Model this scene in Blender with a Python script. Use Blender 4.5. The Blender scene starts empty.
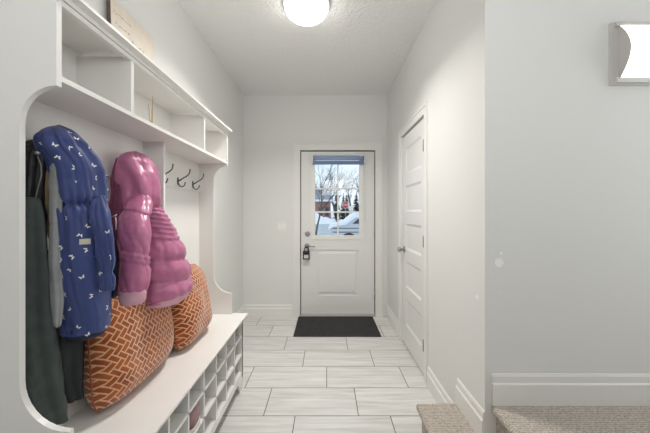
import bpy, bmesh, math, random
from math import pi, sin, cos, sqrt, radians as R
from mathutils import Vector, Matrix, noise
C = bpy.context.scene.collection
SC = bpy.context.scene
random.seed(7)

# ---------------------------------------------------------------- camera, world, lights, exposure
H = 1.28; F = 297.0; VX = 326.0; VY = 213.0
cam = bpy.data.cameras.new('camera'); cam.sensor_width = 36; cam.lens = F*36/650
cam.shift_x = (325-VX)/650; cam.shift_y = -(216.5-VY)/650
cam.clip_start = .02; cam.clip_end = 300
co = bpy.data.objects.new('camera', cam); C.objects.link(co)
co.location = (0, 0, H); co.rotation_euler = (pi/2, 0, 0); SC.camera = co

SC.view_settings.view_transform = 'Standard'; SC.view_settings.look = 'None'
SC.view_settings.gamma = 1; SC.view_settings.use_curve_mapping = False
SC.view_settings.exposure = 0.36

w = bpy.data.worlds.new('world'); SC.world = w; w.use_nodes = True
nt = w.node_tree; N = nt.nodes; L = nt.links
bg = N['Background']; bg.inputs[1].default_value = 1.0
tc = N.new('ShaderNodeTexCoord'); mp = N.new('ShaderNodeMapping'); mp.inputs['Scale'].default_value = (2, 2, 7)
nz = N.new('ShaderNodeTexNoise'); nz.inputs['Scale'].default_value = 2.6; nz.inputs['Detail'].default_value = 4
rp = N.new('ShaderNodeValToRGB'); rp.color_ramp.elements[0].position = .4; rp.color_ramp.elements[1].position = .62
rp.color_ramp.elements[0].color = (.70, .82, .96, 1); rp.color_ramp.elements[1].color = (.93, .96, 1.0, 1)
L.new(tc.outputs['Generated'], mp.inputs[0]); L.new(mp.outputs[0], nz.inputs['Vector'])
L.new(nz.outputs['Fac'], rp.inputs[0]); L.new(rp.outputs[0], bg.inputs[0])

def area(name, loc, target, sx, sy, power, col=(1, 1, 1)):
    l = bpy.data.lights.new(name, 'AREA'); l.shape = 'RECTANGLE'; l.size = sx; l.size_y = sy
    l.energy = power; l.color = col
    o = bpy.data.objects.new(name, l); C.objects.link(o); o.location = loc
    o.rotation_euler = (Vector(target)-Vector(loc)).to_track_quat('-Z', 'Y').to_euler()
    return o
area('fill_left_rear', (-.85, -1.5, 1.5), (.6, 1.4, 1.2), 1.6, 2.0, 7.5, (.95, .98, 1))  # added fill from behind left for the right wall; no opening there
area('ceiling_fill_behind', (.35, -.35, 1.95), (.2, .9, 2.74), .9, .5, 9, (.98, .99, 1))  # unseen lamp added behind the camera, aimed up to lift the ceiling
area('fill_stair_side', (2.6, .85, 1.55), (-1, 1.05, 1.1), .9, 1.5, 8, (.95, .98, 1))  # added side fill for the coat alcove; the stair hall has no window

# ---------------------------------------------------------------- materials
def mat(name, col, rough=.5, metal=0, bump=None, var=None, emit=None, spec=.5, sheen=0, coat=0):
    """bump=(scale, strength, distance)  var=(scale, colour2, amount)"""
    m = bpy.data.materials.new(name); m.use_nodes = True
    nt = m.node_tree; n = nt.nodes; l = nt.links; p = n['Principled BSDF']
    p.inputs['Base Color'].default_value = (*col, 1); p.inputs['Roughness'].default_value = rough
    p.inputs['Metallic'].default_value = metal; p.inputs['Specular IOR Level'].default_value = spec
    p.inputs['Sheen Weight'].default_value = sheen; p.inputs['Coat Weight'].default_value = coat
    tc = n.new('ShaderNodeTexCoord')
    if var:
        nz = n.new('ShaderNodeTexNoise'); nz.inputs['Scale'].default_value = var[0]; nz.inputs['Detail'].default_value = 4
        mx = n.new('ShaderNodeMix'); mx.data_type = 'RGBA'
        mx.inputs[6].default_value = (*col, 1); mx.inputs[7].default_value = (*var[1], 1)
        mt = n.new('ShaderNodeMapRange'); mt.inputs[1].default_value = .35; mt.inputs[2].default_value = .65; mt.inputs[4].default_value = var[2]
        l.new(tc.outputs['Object'], nz.inputs['Vector']); l.new(nz.outputs['Fac'], mt.inputs[0]); l.new(mt.outputs[0], mx.inputs[0])
        l.new(mx.outputs[2], p.inputs['Base Color'])
    if bump:
        nb = n.new('ShaderNodeTexNoise'); nb.inputs['Scale'].default_value = bump[0]; nb.inputs['Detail'].default_value = 3
        b = n.new('ShaderNodeBump'); b.inputs['Strength'].default_value = bump[1]; b.inputs['Distance'].default_value = bump[2]
        l.new(tc.outputs['Object'], nb.inputs['Vector']); l.new(nb.outputs['Fac'], b.inputs['Height']); l.new(b.outputs[0], p.inputs['Normal'])
    if emit:
        p.inputs['Emission Color'].default_value = (*emit[0], 1); p.inputs['Emission Strength'].default_value = emit[1]
    return m
def srgb(r, g, b):
    f = lambda c: (c/255/12.92) if c/255 <= .04045 else ((c/255+.055)/1.055)**2.4
    return (f(r), f(g), f(b))

def math_node(nt, op, a, b=None, c=None):
    m = nt.nodes.new('ShaderNodeMath'); m.operation = op
    for i, v in enumerate((a, b, c)):
        if v is None: continue
        if isinstance(v, (int, float)): m.inputs[i].default_value = v
        else: nt.links.new(v, m.inputs[i])
    return m.outputs[0]

wall_col = srgb(234, 234, 231)
M_wall = mat('wall_paint', wall_col, .62, bump=(220, .12, .002), spec=.3)
M_ceil = mat('ceiling_texture', srgb(243, 243, 241), .9, bump=(45, .8, .012), spec=.1)
M_trim = mat('trim_paint', srgb(240, 239, 235), .38, spec=.4)
M_door = mat('door_paint', srgb(234, 234, 231), .42, spec=.4)
M_lam = mat('white_laminate', srgb(241, 239, 235), .36, spec=.45)
M_nickel = mat('brushed_nickel', srgb(165, 163, 160), .3, 1)
M_pewter = mat('pewter_hook', srgb(120, 116, 110), .35, 1)
M_black = mat('black_plastic', srgb(22, 22, 24), .4)
M_matblk = mat('black_rubber_mat', srgb(38, 38, 40), .9, bump=(260, .8, .004), var=(40, srgb(58, 58, 60), .8))
M_dark = mat('dark_gasket', srgb(60, 58, 55), .7)
M_weather = mat('grey_gap', srgb(120, 117, 112), .8)

def tile_material():
    m = bpy.data.materials.new('floor_tile'); m.use_nodes = True; nt = m.node_tree; n = nt.nodes; l = nt.links
    p = n['Principled BSDF']; tc = n.new('ShaderNodeTexCoord'); s = n.new('ShaderNodeSeparateXYZ'); l.new(tc.outputs['Object'], s.inputs[0])
    X, Y = s.outputs[0], s.outputs[1]; mn = lambda *a: math_node(nt, *a)
    rowf = mn('DIVIDE', mn('SUBTRACT', Y, 1.874), .3); row = mn('FLOOR', rowf); fy = mn('SUBTRACT', rowf, row)
    colf = mn('DIVIDE', mn('ADD', mn('SUBTRACT', X, .205), mn('MULTIPLY', row, .2)), .6); col = mn('FLOOR', colf); fx = mn('SUBTRACT', colf, col)
    dx = mn('MULTIPLY', mn('MINIMUM', fx, mn('SUBTRACT', 1, fx)), .6); dy = mn('MULTIPLY', mn('MINIMUM', fy, mn('SUBTRACT', 1, fy)), .3)
    d = mn('MINIMUM', dx, dy)
    g = n.new('ShaderNodeMapRange'); g.inputs[1].default_value = .0018; g.inputs[2].default_value = .0036; l.new(d, g.inputs[0])
    cb = n.new('ShaderNodeCombineXYZ'); l.new(col, cb.inputs[0]); l.new(row, cb.inputs[1])
    wn = n.new('ShaderNodeTexWhiteNoise'); wn.noise_dimensions = '3D'; l.new(cb.outputs[0], wn.inputs['Vector'])
    sv = n.new('ShaderNodeCombineXYZ'); l.new(mn('MULTIPLY', X, 1.6), sv.inputs[0]); l.new(mn('MULTIPLY', Y, 22), sv.inputs[1]); l.new(mn('MULTIPLY', wn.outputs['Value'], 40), sv.inputs[2])
    nz = n.new('ShaderNodeTexNoise'); nz.inputs['Scale'].default_value = 1.6; nz.inputs['Detail'].default_value = 6; nz.inputs['Roughness'].default_value = .6; l.new(sv.outputs[0], nz.inputs['Vector'])
    r = n.new('ShaderNodeValToRGB'); e = r.color_ramp.elements
    e[0].position = .32; e[0].color = (*srgb(204, 201, 196), 1); e[1].position = .66; e[1].color = (*srgb(230, 229, 226), 1)
    l.new(nz.outputs['Fac'], r.inputs[0])
    hv = n.new('ShaderNodeHueSaturation'); l.new(r.outputs[0], hv.inputs['Color']); l.new(mn('ADD', mn('MULTIPLY', wn.outputs['Value'], .09), .955), hv.inputs['Value'])
    mx = n.new('ShaderNodeMix'); mx.data_type = 'RGBA'; mx.inputs[6].default_value = (*srgb(92, 88, 82), 1)
    l.new(g.outputs[0], mx.inputs[0]); l.new(hv.outputs[0], mx.inputs[7]); l.new(mx.outputs[2], p.inputs['Base Color'])
    rg = n.new('ShaderNodeMapRange'); rg.inputs[3].default_value = .8; rg.inputs[4].default_value = .26; l.new(g.outputs[0], rg.inputs[0]); l.new(rg.outputs[0], p.inputs['Roughness'])
    b = n.new('ShaderNodeBump'); b.inputs['Strength'].default_value = .4; b.inputs['Distance'].default_value = .002; l.new(g.outputs[0], b.inputs['Height']); l.new(b.outputs[0], p.inputs['Normal'])
    return m
M_tile = tile_material()

def carpet_material():
    m = mat('loop_carpet', srgb(186, 176, 166), .95, spec=.1, sheen=.3); nt = m.node_tree; n = nt.nodes; l = nt.links; p = n['Principled BSDF']
    tc = n.new('ShaderNodeTexCoord')
    v = n.new('ShaderNodeTexVoronoi'); v.inputs['Scale'].default_value = 150; l.new(tc.outputs['Object'], v.inputs['Vector'])
    wv = n.new('ShaderNodeTexWave'); wv.bands_direction = 'Y'; wv.inputs['Scale'].default_value = 26; wv.inputs['Distortion'].default_value = 5; wv.inputs['Detail'].default_value = 3; wv.inputs['Detail Scale'].default_value = 5
    l.new(tc.outputs['Object'], wv.inputs['Vector'])
    nz = n.new('ShaderNodeTexNoise'); nz.inputs['Scale'].default_value = 90; nz.inputs['Detail'].default_value = 4; l.new(tc.outputs['Object'], nz.inputs['Vector'])
    h = math_node(nt, 'ADD', math_node(nt, 'MULTIPLY', wv.outputs['Fac'], .5), nz.outputs['Fac'])
    r = n.new('ShaderNodeValToRGB'); e = r.color_ramp.elements; e[0].position = .45; e[0].color = (*srgb(164, 152, 140), 1); e[1].position = 1.0; e[1].color = (*srgb(222, 212, 199), 1)
    l.new(h, r.inputs[0]); l.new(r.outputs[0], p.inputs['Base Color'])
    b = n.new('ShaderNodeBump'); b.inputs['Strength'].default_value = .9; b.inputs['Distance'].default_value = .006; l.new(h, b.inputs['Height']); l.new(b.outputs[0], p.inputs['Normal'])
    return m
M_carpet = carpet_material()

def spotted_wall(name, spots):
    m = mat(name, wall_col, .62, bump=(220, .12, .002), spec=.3); nt = m.node_tree; n = nt.nodes; l = nt.links; p = n['Principled BSDF']
    tc = n.new('ShaderNodeTexCoord'); tot = None
    nz = n.new('ShaderNodeTexNoise'); nz.inputs['Scale'].default_value = 60; l.new(tc.outputs['Object'], nz.inputs['Vector'])
    for pos, rad in spots:
        vm = n.new('ShaderNodeVectorMath'); vm.operation = 'DISTANCE'; l.new(tc.outputs['Object'], vm.inputs[0]); vm.inputs[1].default_value = pos
        d = math_node(nt, 'ADD', vm.outputs['Value'], math_node(nt, 'MULTIPLY', math_node(nt, 'SUBTRACT', nz.outputs['Fac'], .5), rad*.6))
        q = math_node(nt, 'LESS_THAN', d, rad); tot = q if tot is None else math_node(nt, 'MAXIMUM', tot, q)
    mx = n.new('ShaderNodeMix'); mx.data_type = 'RGBA'; l.new(tot, mx.inputs[0]); mx.inputs[6].default_value = (*wall_col, 1); mx.inputs[7].default_value = (*srgb(252, 252, 250), 1)
    l.new(mx.outputs[2], p.inputs['Base Color'])
    return m

# ---------------------------------------------------------------- mesh helpers
def off(o):
    v = Vector((0, 0, 0))
    while o: v += o.location; o = o.parent
    return v
def obj(name, bm, m, parent=None, smooth=False, base=None, bevel=0, subsurf=0):
    if bevel:
        bmesh.ops.bevel(bm, geom=[e for e in bm.edges if e.is_manifold and e.calc_face_angle(0) > .5], offset=bevel, segments=2, profile=.7, affect='EDGES', clamp_overlap=True)
    me = bpy.data.meshes.new(name); bmesh.ops.recalc_face_normals(bm, faces=bm.faces[:]); bm.to_mesh(me); bm.free()
    o = bpy.data.objects.new(name, me); C.objects.link(o)
    b = off(parent) if parent else Vector(base or (0, 0, 0))
    me.transform(Matrix.Translation(-b))
    if parent: o.parent = parent
    else: o.location = b
    for mm in (m if isinstance(m, (list, tuple)) else [m]): me.materials.append(mm)
    if smooth:
        for p in me.polygons: p.use_smooth = True
    if subsurf:
        s = o.modifiers.new('subsurf', 'SUBSURF'); s.levels = subsurf; s.render_levels = subsurf
    return o
def thing(name, label, cat, loc, group=None):
    o = bpy.data.objects.new(name, None); C.objects.link(o); o.location = loc; o.empty_display_size = .1
    o['label'] = label; o['category'] = cat
    if group: o['group'] = group
    return o
def tag(o, label, cat, group=None, kind=None):
    o['label'] = label; o['category'] = cat
    if group: o['group'] = group
    if kind: o['kind'] = kind
    return o
def struct(o, label, cat):
    o['kind'] = 'structure'; o['label'] = label; o['category'] = cat; return o
def BM(): return bmesh.new()
def box(bm, x0, x1, y0, y1, z0, z1, mi=0):
    v = [bm.verts.new((x, y, z)) for x in (x0, x1) for y in (y0, y1) for z in (z0, z1)]
    for f in ((0, 1, 3, 2), (4, 6, 7, 5), (0, 4, 5, 1), (2, 3, 7, 6), (0, 2, 6, 4), (1, 5, 7, 3)):
        fc = bm.faces.new([v[i] for i in f]); fc.material_index = mi
    return bm
def prism(bm, pts, axis, a, b):
    """polygon pts (2D) extruded along axis from a to b. axis 0: pts=(y,z)  1: pts=(x,z)  2: pts=(x,y)"""
    def P(p, t): return (t, p[0], p[1]) if axis == 0 else (p[0], t, p[1]) if axis == 1 else (p[0], p[1], t)
    A = [bm.verts.new(P(p, a)) for p in pts]; B = [bm.verts.new(P(p, b)) for p in pts]; n = len(pts)
    bm.faces.new(A); bm.faces.new(B[::-1])
    for i in range(n): bm.faces.new((A[i], A[(i+1) % n], B[(i+1) % n], B[i]))
    return bm
def tube(bm, pts, rad, seg=10, cap=True, mi=0):
    pts = [Vector(p) for p in pts]; n = len(pts); rads = rad if isinstance(rad, (list, tuple)) else [rad]*n
    rings = []; prev = None
    for i, p in enumerate(pts):
        t = (pts[min(i+1, n-1)]-pts[max(i-1, 0)]).normalized()
        if prev is None:
            a = Vector((0, 0, 1)) if abs(t.z) < .9 else Vector((1, 0, 0)); u = t.cross(a).normalized()
        else:
            u = (prev-t*prev.dot(t)).normalized()
        prev = u; v = t.cross(u)
        rings.append([bm.verts.new(p+(u*cos(2*pi*k/seg)+v*sin(2*pi*k/seg))*rads[i]) for k in range(seg)])
    for i in range(n-1):
        for k in range(seg):
            f = bm.faces.new((rings[i][k], rings[i][(k+1) % seg], rings[i+1][(k+1) % seg], rings[i+1][k])); f.material_index = mi; f.smooth = True
    if cap: bm.faces.new(rings[0][::-1]); bm.faces.new(rings[-1])
    return bm
def lathe(bm, prof, c, axis='Z', seg=32, a0=0, a1=2*pi):
    """prof: (r, h) list; revolve about axis through c"""
    full = abs(a1-a0-2*pi) < 1e-6; n = seg if full else seg+1
    rings = []
    for r, h in prof:
        ring = []
        for k in range(n):
            t = a0+(a1-a0)*k/seg; x, y = r*cos(t), r*sin(t)
            q = (x, y, h) if axis == 'Z' else (h, x, y) if axis == 'X' else (x, h, y)
            ring.append(bm.verts.new(Vector(c)+Vector(q)))
        rings.append(ring)
    for i in range(len(rings)-1):
        for k in range(seg):
            k2 = (k+1) % n
            bm.faces.new((rings[i][k], rings[i][k2], rings[i+1][k2], rings[i+1][k]))
    if full:
        bm.faces.new(rings[0][::-1]); bm.faces.new(rings[-1])
    bmesh.ops.remove_doubles(bm, verts=bm.verts[:], dist=1e-6)
    return bm
def at(px, py, Y): return Vector(((px-VX)*Y/F, Y, H+(VY-py)*Y/F))

# ---------------------------------------------------------------- room shell
XL, XR, YB, YC, ZC = -1.0235, .76, 3.68, 1.42, 2.742
XE, YN = 2.7, -2.5      # far side of the stair hall, rear wall
bm = BM(); box(bm, XL-.12, XE+.12, YN-.12, YB+.12, -.12, 0); o = obj('floor', bm, M_tile); struct(o, 'pale grey streaked rectangular floor tiles of the entry hall', 'floor')
bm = BM(); box(bm, XL-.12, XE+.12, YN-.12, YB+.12, ZC, ZC+.12); o = obj('ceiling', bm, M_ceil); struct(o, 'white textured ceiling over the hall', 'ceiling')
bm = BM(); box(bm, XL-.12, XL, YN-.12, YB+.12, 0, ZC); struct(obj('wall_left', bm, M_wall), 'left hall wall behind the white hall tree', 'wall')
# entry door opening
DX0, DX1, DZ = -.3085, .599, 2.048
bm = BM(); box(bm, XL, DX0-.012, YB, YB+.14, 0, ZC); box(bm, DX1+.012, XR, YB, YB+.14, 0, ZC); box(bm, DX0-.012, DX1+.012, YB, YB+.14, DZ+.01, ZC)
struct(obj('wall_back', bm, M_wall), 'end wall of the hall holding the glazed entry door', 'wall')
# right wall with closet door opening
CY0, CY1, CZ = 2.285, 2.965, 2.03
SPOTS = [((.828, YC, 1.043), .021), ((.838, YC, 1.088), .007), ((.827, YC, .90), .003), ((XR, 1.495, .857), .012), ((XR, 1.47, 1.0), .004)]
M_wr = spotted_wall('wall_paint_patched', SPOTS)
bm = BM(); box(bm, XR, XR+.12, YC, CY0-.01, 0, ZC); box(bm, XR, XR+.12, CY1+.01, YB+.14, 0, ZC); box(bm, XR, XR+.12, CY0-.01, CY1+.01, CZ+.01, ZC)
bmesh.ops.remove_doubles(bm, verts=bm.verts[:], dist=1e-5)
struct(obj('wall_right', bm, M_wr), 'right hall wall around the five panel closet door', 'wall')
bm = BM(); box(bm, XR+.12, XE, YC, YC+.12, 0, ZC)
M_ws = M_wr
struct(obj('wall_stairs', bm, M_ws), 'grey-white wall beside the carpeted stair landing, with a wall light', 'wall')
bm = BM(); box(bm, XE, XE+.12, YN, YC+.12, 0, ZC); struct(obj('wall_far_right', bm, M_wall), 'side wall of the stair hall', 'wall')
bm = BM(); box(bm, XL, XE, YN-.12, YN, 0, ZC); struct(obj('wall_rear', bm, M_wall), 'wall behind the viewer', 'wall')

# baseboards: stepped profile (thickness, height)
BP = [(0, 0), (.015, 0), (.015, .098), (.009, .106), (.009, .135), (.004, .146), (0, .146)]
def baseboard(name, p0, p1, nrm, z, label):
    """p0->p1 along the wall (x,y), nrm = into the room"""
    bm = BM(); p0 = Vector(p0); p1 = Vector(p1); nrm = Vector(nrm)
    A = [bm.verts.new((*(p0+nrm*t), z+h)) for t, h in BP]; B = [bm.verts.new((*(p1+nrm*t), z+h)) for t, h in BP]; n = len(BP)
    bm.faces.new(A); bm.faces.new(B[::-1])
    for i in range(n): bm.faces.new((A[i], A[(i+1) % n], B[(i+1) % n], B[i]))
    struct(obj(name, bm, M_trim), label, 'baseboard')
S1, S2 = .184, .367
baseboard('baseboard_back', (XL, YB), (DX0-.105, YB), (0, -1), 0, 'white baseboard left of the entry door')
baseboard('baseboard_left', (XL, 2.25), (XL, YB-.015), (1, 0), 0, 'white baseboard on the left wall past the bench')
baseboard('baseboard_right', (XR, CY1+.085), (XR, YB-.015), (-1, 0), 0, 'white baseboard between the closet door and the entry door')
baseboard('baseboard_right_near', (XR, 1.725), (XR, CY0-.085), (-1, 0), 0, 'white baseboard between closet door and lowest carpeted step')
baseboard('baseboard_step', (XR, YC-.0), (XR, 1.71), (-1, 0), S1, 'short raised white baseboard above the lowest carpeted step')
baseboard('baseboard_stairs', (.79, YC), (XE, YC), (0, -1), S2, 'white baseboard along the carpeted landing')

# carpeted steps
def step(name, x0, x1, y0, y1, z0, z1, nose, label, backy=None):
    bm = BM(); r = nose
    # body with riser set back, then rounded carpet slab
    box(bm, x0+.028, x1, y0, y1-(.028 if backy else 0), z0, z1-.03)
    o = obj(name, bm, M_carpet); bm2 = BM(); box(bm2, x0, x1, y0, y1, z1-.04, z1)
    ed = [e for e in bm2.edges if all(abs(v.co.x-x0) < 1e-5 for v in e.verts) or (backy and all(abs(v.co.y-y1) < 1e-5 for v in e.verts))]
    bmesh.ops.bevel(bm2, geom=ed, offset=.018, segments=5, profile=.5, affect='EDGES')
    bmesh.ops.recalc_face_normals(bm2, faces=bm2.faces[:])
    me2 = bpy.data.meshes.new('t'); bm2.to_mesh(me2); bm3 = BM(); bm3.from_mesh(o.data); bm3.from_mesh(me2); bm3.to_mesh(o.data); bm3.free(); bm2.free()
    for p in o.data.polygons: p.use_smooth = False
    return struct(o, label, 'stair step')
step('floor_step', .518, XR+.10, .12, YC, 0, S1, .02, 'lowest beige carpeted step beside the hall wall corner')
# the lowest step wraps past the corner along the hall wall
bm = BM(); box(bm, .546, XR-.0, YC, 1.692, 0, S1-.03)
b2 = BM(); box(b2, .518, XR, YC, 1.72, S1-.04, S1)
bmesh.ops.bevel(b2, geom=[e for e in b2.edges if all(abs(v.co.x-.518) < 1e-5 for v in e.verts) or all(abs(v.co.y-1.72) < 1e-5 for v in e.verts)], offset=.018, segments=5, profile=.5, affect='EDGES')
me2 = bpy.data.meshes.new('t'); b2.to_mesh(me2); bm.from_mesh(me2); b2.free()
o = obj('floor_step_end', bm, M_carpet); struct(o, 'rounded end of the lowest carpeted step against the hall wall', 'stair step')
step('floor_landing', .785, XE, .12, YC, 0, S2, .02, 'upper beige carpeted landing under the wall light')

# ---------------------------------------------------------------- entry door
d = bpy.data.objects.new('door_1', None); C.objects.link(d); d.location = (0, YB, 0); struct(d, 'pale grey entry door with a six pane window looking onto snow', 'door')
yf = YB+.012      # leaf face (slightly recessed)
GX0, GX1, GZ0, GZ1 = at(315, 0, YB).x, at(359.5, 0, YB).x, at(0, 235.5, YB).z, at(0, 155, YB).z
FX0, FX1, FZ0, FZ1 = GX0-.045, GX1+.045, GZ0-.05, GZ1+.04
bm = BM()
box(bm, DX0, FX0, yf, yf+.045, .03, DZ-.006); box(bm, FX1, DX1, yf, yf+.045, .03, DZ-.006)
box(bm, FX0, FX1, yf, yf+.045, FZ1, DZ-.006)
# lower part with one embossed panel
PX0, PX1, PZ0, PZ1 = at(316, 0, YB).x, at(359, 0, YB).x, at(0, 296, YB).z, at(0, 250, YB).z
box(bm, FX0, PX0, yf, yf+.045, .03, FZ0); box(bm, PX1, FX1, yf, yf+.045, .03, FZ0)
box(bm, PX0, PX1, yf, yf+.045, .03, PZ0); box(bm, PX0, PX1, yf, yf+.045, PZ1, FZ0)
box(bm, PX0, PX1, yf+.010, yf+.045, PZ0, PZ1)
obj('door_leaf', bm, M_door, d)
bm = BM()
i = .022
A = [(PX0+i, PZ0+i), (PX1-i, PZ0+i), (PX1-i, PZ1-i), (PX0+i, PZ1-i)]; B = [(PX0+i*2.2, PZ0+i*2.2), (PX1-i*2.2, PZ0+i*2.2), (PX1-i*2.2, PZ1-i*2.2), (PX0+i*2.2, PZ1-i*2.2)]
va = [bm.verts.new((x, yf+.010, z)) for x, z in A]; vb = [bm.verts.new((x, yf+.002, z)) for x, z in B]
bm.faces.new(vb)
for k in range(4): bm.faces.new((va[k], va[(k+1) % 4], vb[(k+1) % 4], vb[k]))
obj('raised_panel', bm, M_door, d)
# window frame
bm = BM()
def frame(bm, x0, x1, z0, z1, t, y0, y1):
    box(bm, x0, x0+t, y0, y1, z0, z1); box(bm, x1-t, x1, y0, y1, z0, z1); box(bm, x0+t, x1-t, y0, y1, z0, z0+t); box(bm, x0+t, x1-t, y0, y1, z1-t, z1)
box(bm, FX0, GX0, yf-.010, yf+.05, FZ0, FZ1); box(bm, GX1, FX1, yf-.010, yf+.05, FZ0, FZ1)
box(bm, GX0, GX1, yf-.010, yf+.05, FZ0, GZ0); box(bm, GX0, GX1, yf-.010, yf+.05, GZ1, FZ1)
wf = obj('window_frame', bm, M_trim, d, bevel=.004)
bm = BM(); gx = at(338, 0, YB).x
box(bm, gx-.009, gx+.009, yf+.012, yf+.030, GZ0, GZ1)
for py in (188.5, 212): z = at(0, py, YB).z; box(bm, GX0, GX1, yf+.013, yf+.029, z-.009, z+.009)
obj('window_grille', bm, M_trim, d)
M_glass = bpy.data.materials.new('window_glass'); M_glass.use_nodes = True; nt = M_glass.node_tree; n = nt.nodes; l = nt.links
n.remove(n['Principled BSDF']); tr = n.new('ShaderNodeBsdfTransparent'); tr.inputs[0].default_value = (.93, .96, .97, 1); gl = n.new('ShaderNodeBsdfGlossy'); gl.inputs['Roughness'].default_value = .02
fr = n.new('ShaderNodeFresnel'); fr.inputs[0].default_value = 1.35; mx = n.new('ShaderNodeMixShader'); l.new(fr.outputs[0], mx.inputs[0]); l.new(tr.outputs[0], mx.inputs[1]); l.new(gl.outputs[0], mx.inputs[2]); l.new(mx.outputs[0], n['Material Output'].inputs[0])
bm = BM(); box(bm, GX0, GX1, yf+.033, yf+.037, GZ0, GZ1); obj('window_pane', bm, M_glass, d)
# roller blind rolled up at the head of the door window
M_blind = mat('blue_blind_fabric', srgb(152, 170, 202), .7, bump=(400, .3, .001))
b0, b1 = at(312.3, 0, YB-.03).x, at(364.5, 0, YB-.03).x; zt, zb = at(0, 155.3, YB-.03).z, at(0, 163, YB-.03).z
bm = BM(); tube(bm, [(b0+.006, YB-.028, (zt+zb)/2+.012), (b1-.006, YB-.028, (zt+zb)/2+.012)], .028, 20)
rb = obj('roller_blind', bm, M_blind, d, smooth=False); rb['label'] = 'rolled-up blue fabric blind'
bm = BM(); box(bm, b0+.006, b1-.006, YB-.012, YB-.008, zb-.004, zb+.03); box(bm, b0+.004, b1-.004, YB-.018, YB-.002, zb-.016, zb); obj('hem_bar', bm, mat('blind_hem', srgb(120, 142, 182), .6), rb)
bm = BM()
for x in (b0, b1-.006): box(bm, x, x+.010, YB-.058, YB+.012, zb+.0, zt+.006)
obj('bracket', bm, M_trim, rb, bevel=.002)
bm = BM(); xx = b1+.004; tube(bm, [(xx, YB-.02, zt-.02), (xx, YB-.02, 1.05+.12)], .0016, 6); tube(bm, [(xx+.008, YB-.026, zt-.02), (xx+.008, YB-.026, 1.17)], .0016, 6)
tube(bm, [(xx, YB-.02, 1.17), (xx+.004, YB-.023, 1.163), (xx+.008, YB-.026, 1.17)], .0016, 6); obj('chain', bm, M_trim, rb)
# deadbolt, lever
dbx, dbz = at(307.5, 0, YB).x, at(0, 234, YB).z
bm = BM(); lathe(bm, [(.0, 0), (.032, 0), (.032, -.006), (.027, -.012), (.018, -.013), (.0, -.013)], (dbx, yf, dbz), 'Y', 28)
db = obj('deadbolt', bm, M_nickel, d, smooth=False); bm = BM(); box(bm, dbx-.016, dbx+.016, yf-.034, yf-.012, dbz-.004, dbz+.004); obj('thumb_turn', bm, M_nickel, db, bevel=.002)
lvx, lvz = at(307, 0, YB).x, at(0, 246, YB).z
bm = BM(); lathe(bm, [(.0, 0), (.031, 0), (.031, -.006), (.025, -.011), (.012, -.012), (.010, -.05), (.0, -.052)], (lvx, yf, lvz), 'Y', 28)
lv = obj('door_handle', bm, M_nickel, d)
bm = BM(); tube(bm, [(lvx, yf-.044, lvz), (lvx+.02, yf-.050, lvz+.001), (lvx+.06, yf-.050, lvz), (lvx+.10, yf-.046, lvz-.004)], [.008, .0075, .007, .006], 12); obj('lever', bm, M_nickel, lv, smooth=True)
# hinges on the right edge, dark weather gap
for z in (at(0, 171, YB).z, at(0, 232, YB).z, at(0, 296, YB).z):
    bm = BM(); tube(bm, [(DX1+.006, YB-.004, z-.05), (DX1+.006, YB-.004, z+.05)], .0065, 10); obj('hinge', bm, M_nickel, d)
bm = BM(); box(bm, DX0-.011, DX0-.001, YB+.012, YB+.07, .03, DZ+.0); box(bm, DX1+.001, DX1+.011, YB+.02, YB+.07, .03, DZ); box(bm, DX0-.011, DX1+.011, YB+.018, YB+.07, DZ-.005, DZ+.009)
obj('weather_seal', bm, M_weather, d)
bm = BM(); box(bm, DX0-.012, DX1+.012, YB-.018, YB+.13, 0, .018); box(bm, DX0, DX1, YB+.005, YB+.06, .018, .029, 0); obj('door_sill', bm, mat('sill_aluminium', srgb(196, 194, 190), .45, .0), d)
# casing
bm = BM(); cw = .088
for x0, x1, s in ((DX0-.012-cw, DX0-.012, 1), (DX1+.012, DX1+.012+cw, -1)):
    box(bm, x0, x1, YB-.013, YB, 0, DZ+.01+cw)
    if s > 0: box(bm, x0, x0+.022, YB-.019, YB-.013, 0, DZ+.01+cw-.022)
    else: box(bm, x1-.022, x1, YB-.019, YB-.013, 0, DZ+.01+cw-.022)
box(bm, DX0-.012, DX1+.012, YB-.013, YB, DZ+.01, DZ+.01+cw); box(bm, DX0-.012-cw, DX1+.012+cw, YB-.019, YB-.013, DZ+.01+cw-.022, DZ+.01+cw)
struct(obj('trim_1', bm, M_trim), 'white casing around the entry door', 'door casing')
# key lock box hanging on the lever
lx, lz = at(306.3, 0, YB-.05).x, at(0, 255.3, YB-.05).z
lb = thing('lock_box', 'small black and silver key lock box hanging from the entry door handle', 'lock box', (lx, YB-.045, lz-.05))
bm = BM(); box(bm, lx-.041, lx+.041, YB-.062, YB-.020, lz-.050, lz+.052); obj('housing', bm, M_black, lb, bevel=.008)
bm = BM(); box(bm, lx-.027, lx+.027, YB-.066, YB-.060, lz-.036, lz+.006); obj('key_pad', bm, mat('silver_pad', srgb(205, 205, 203), .4), lb, bevel=.002)
bm = BM(); box(bm, lx-.020, lx+.020, YB-.065, YB-.060, lz+.016, lz+.030); obj('dial_window', bm, mat('dial_black', (.004, .004, .004), .2), lb)
bm = BM(); box(bm, lx-.028, lx+.028, YB-.0645, YB-.060, lz+.009, lz+.037); obj('face_plate', bm, mat('slate_face', srgb(70, 72, 76), .35), lb)
bm = BM(); pts = [(lx-.024, YB-.042, lz+.04)]+[(lx-.024*cos(t), YB-.042, lz+.072+.026*sin(t)) for t in [k*pi/10 for k in range(11)]]+[(lx+.024, YB-.042, lz+.04)]
tube(bm, pts, .0065, 10); obj('shackle', bm, M_black, lb, smooth=True)

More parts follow.
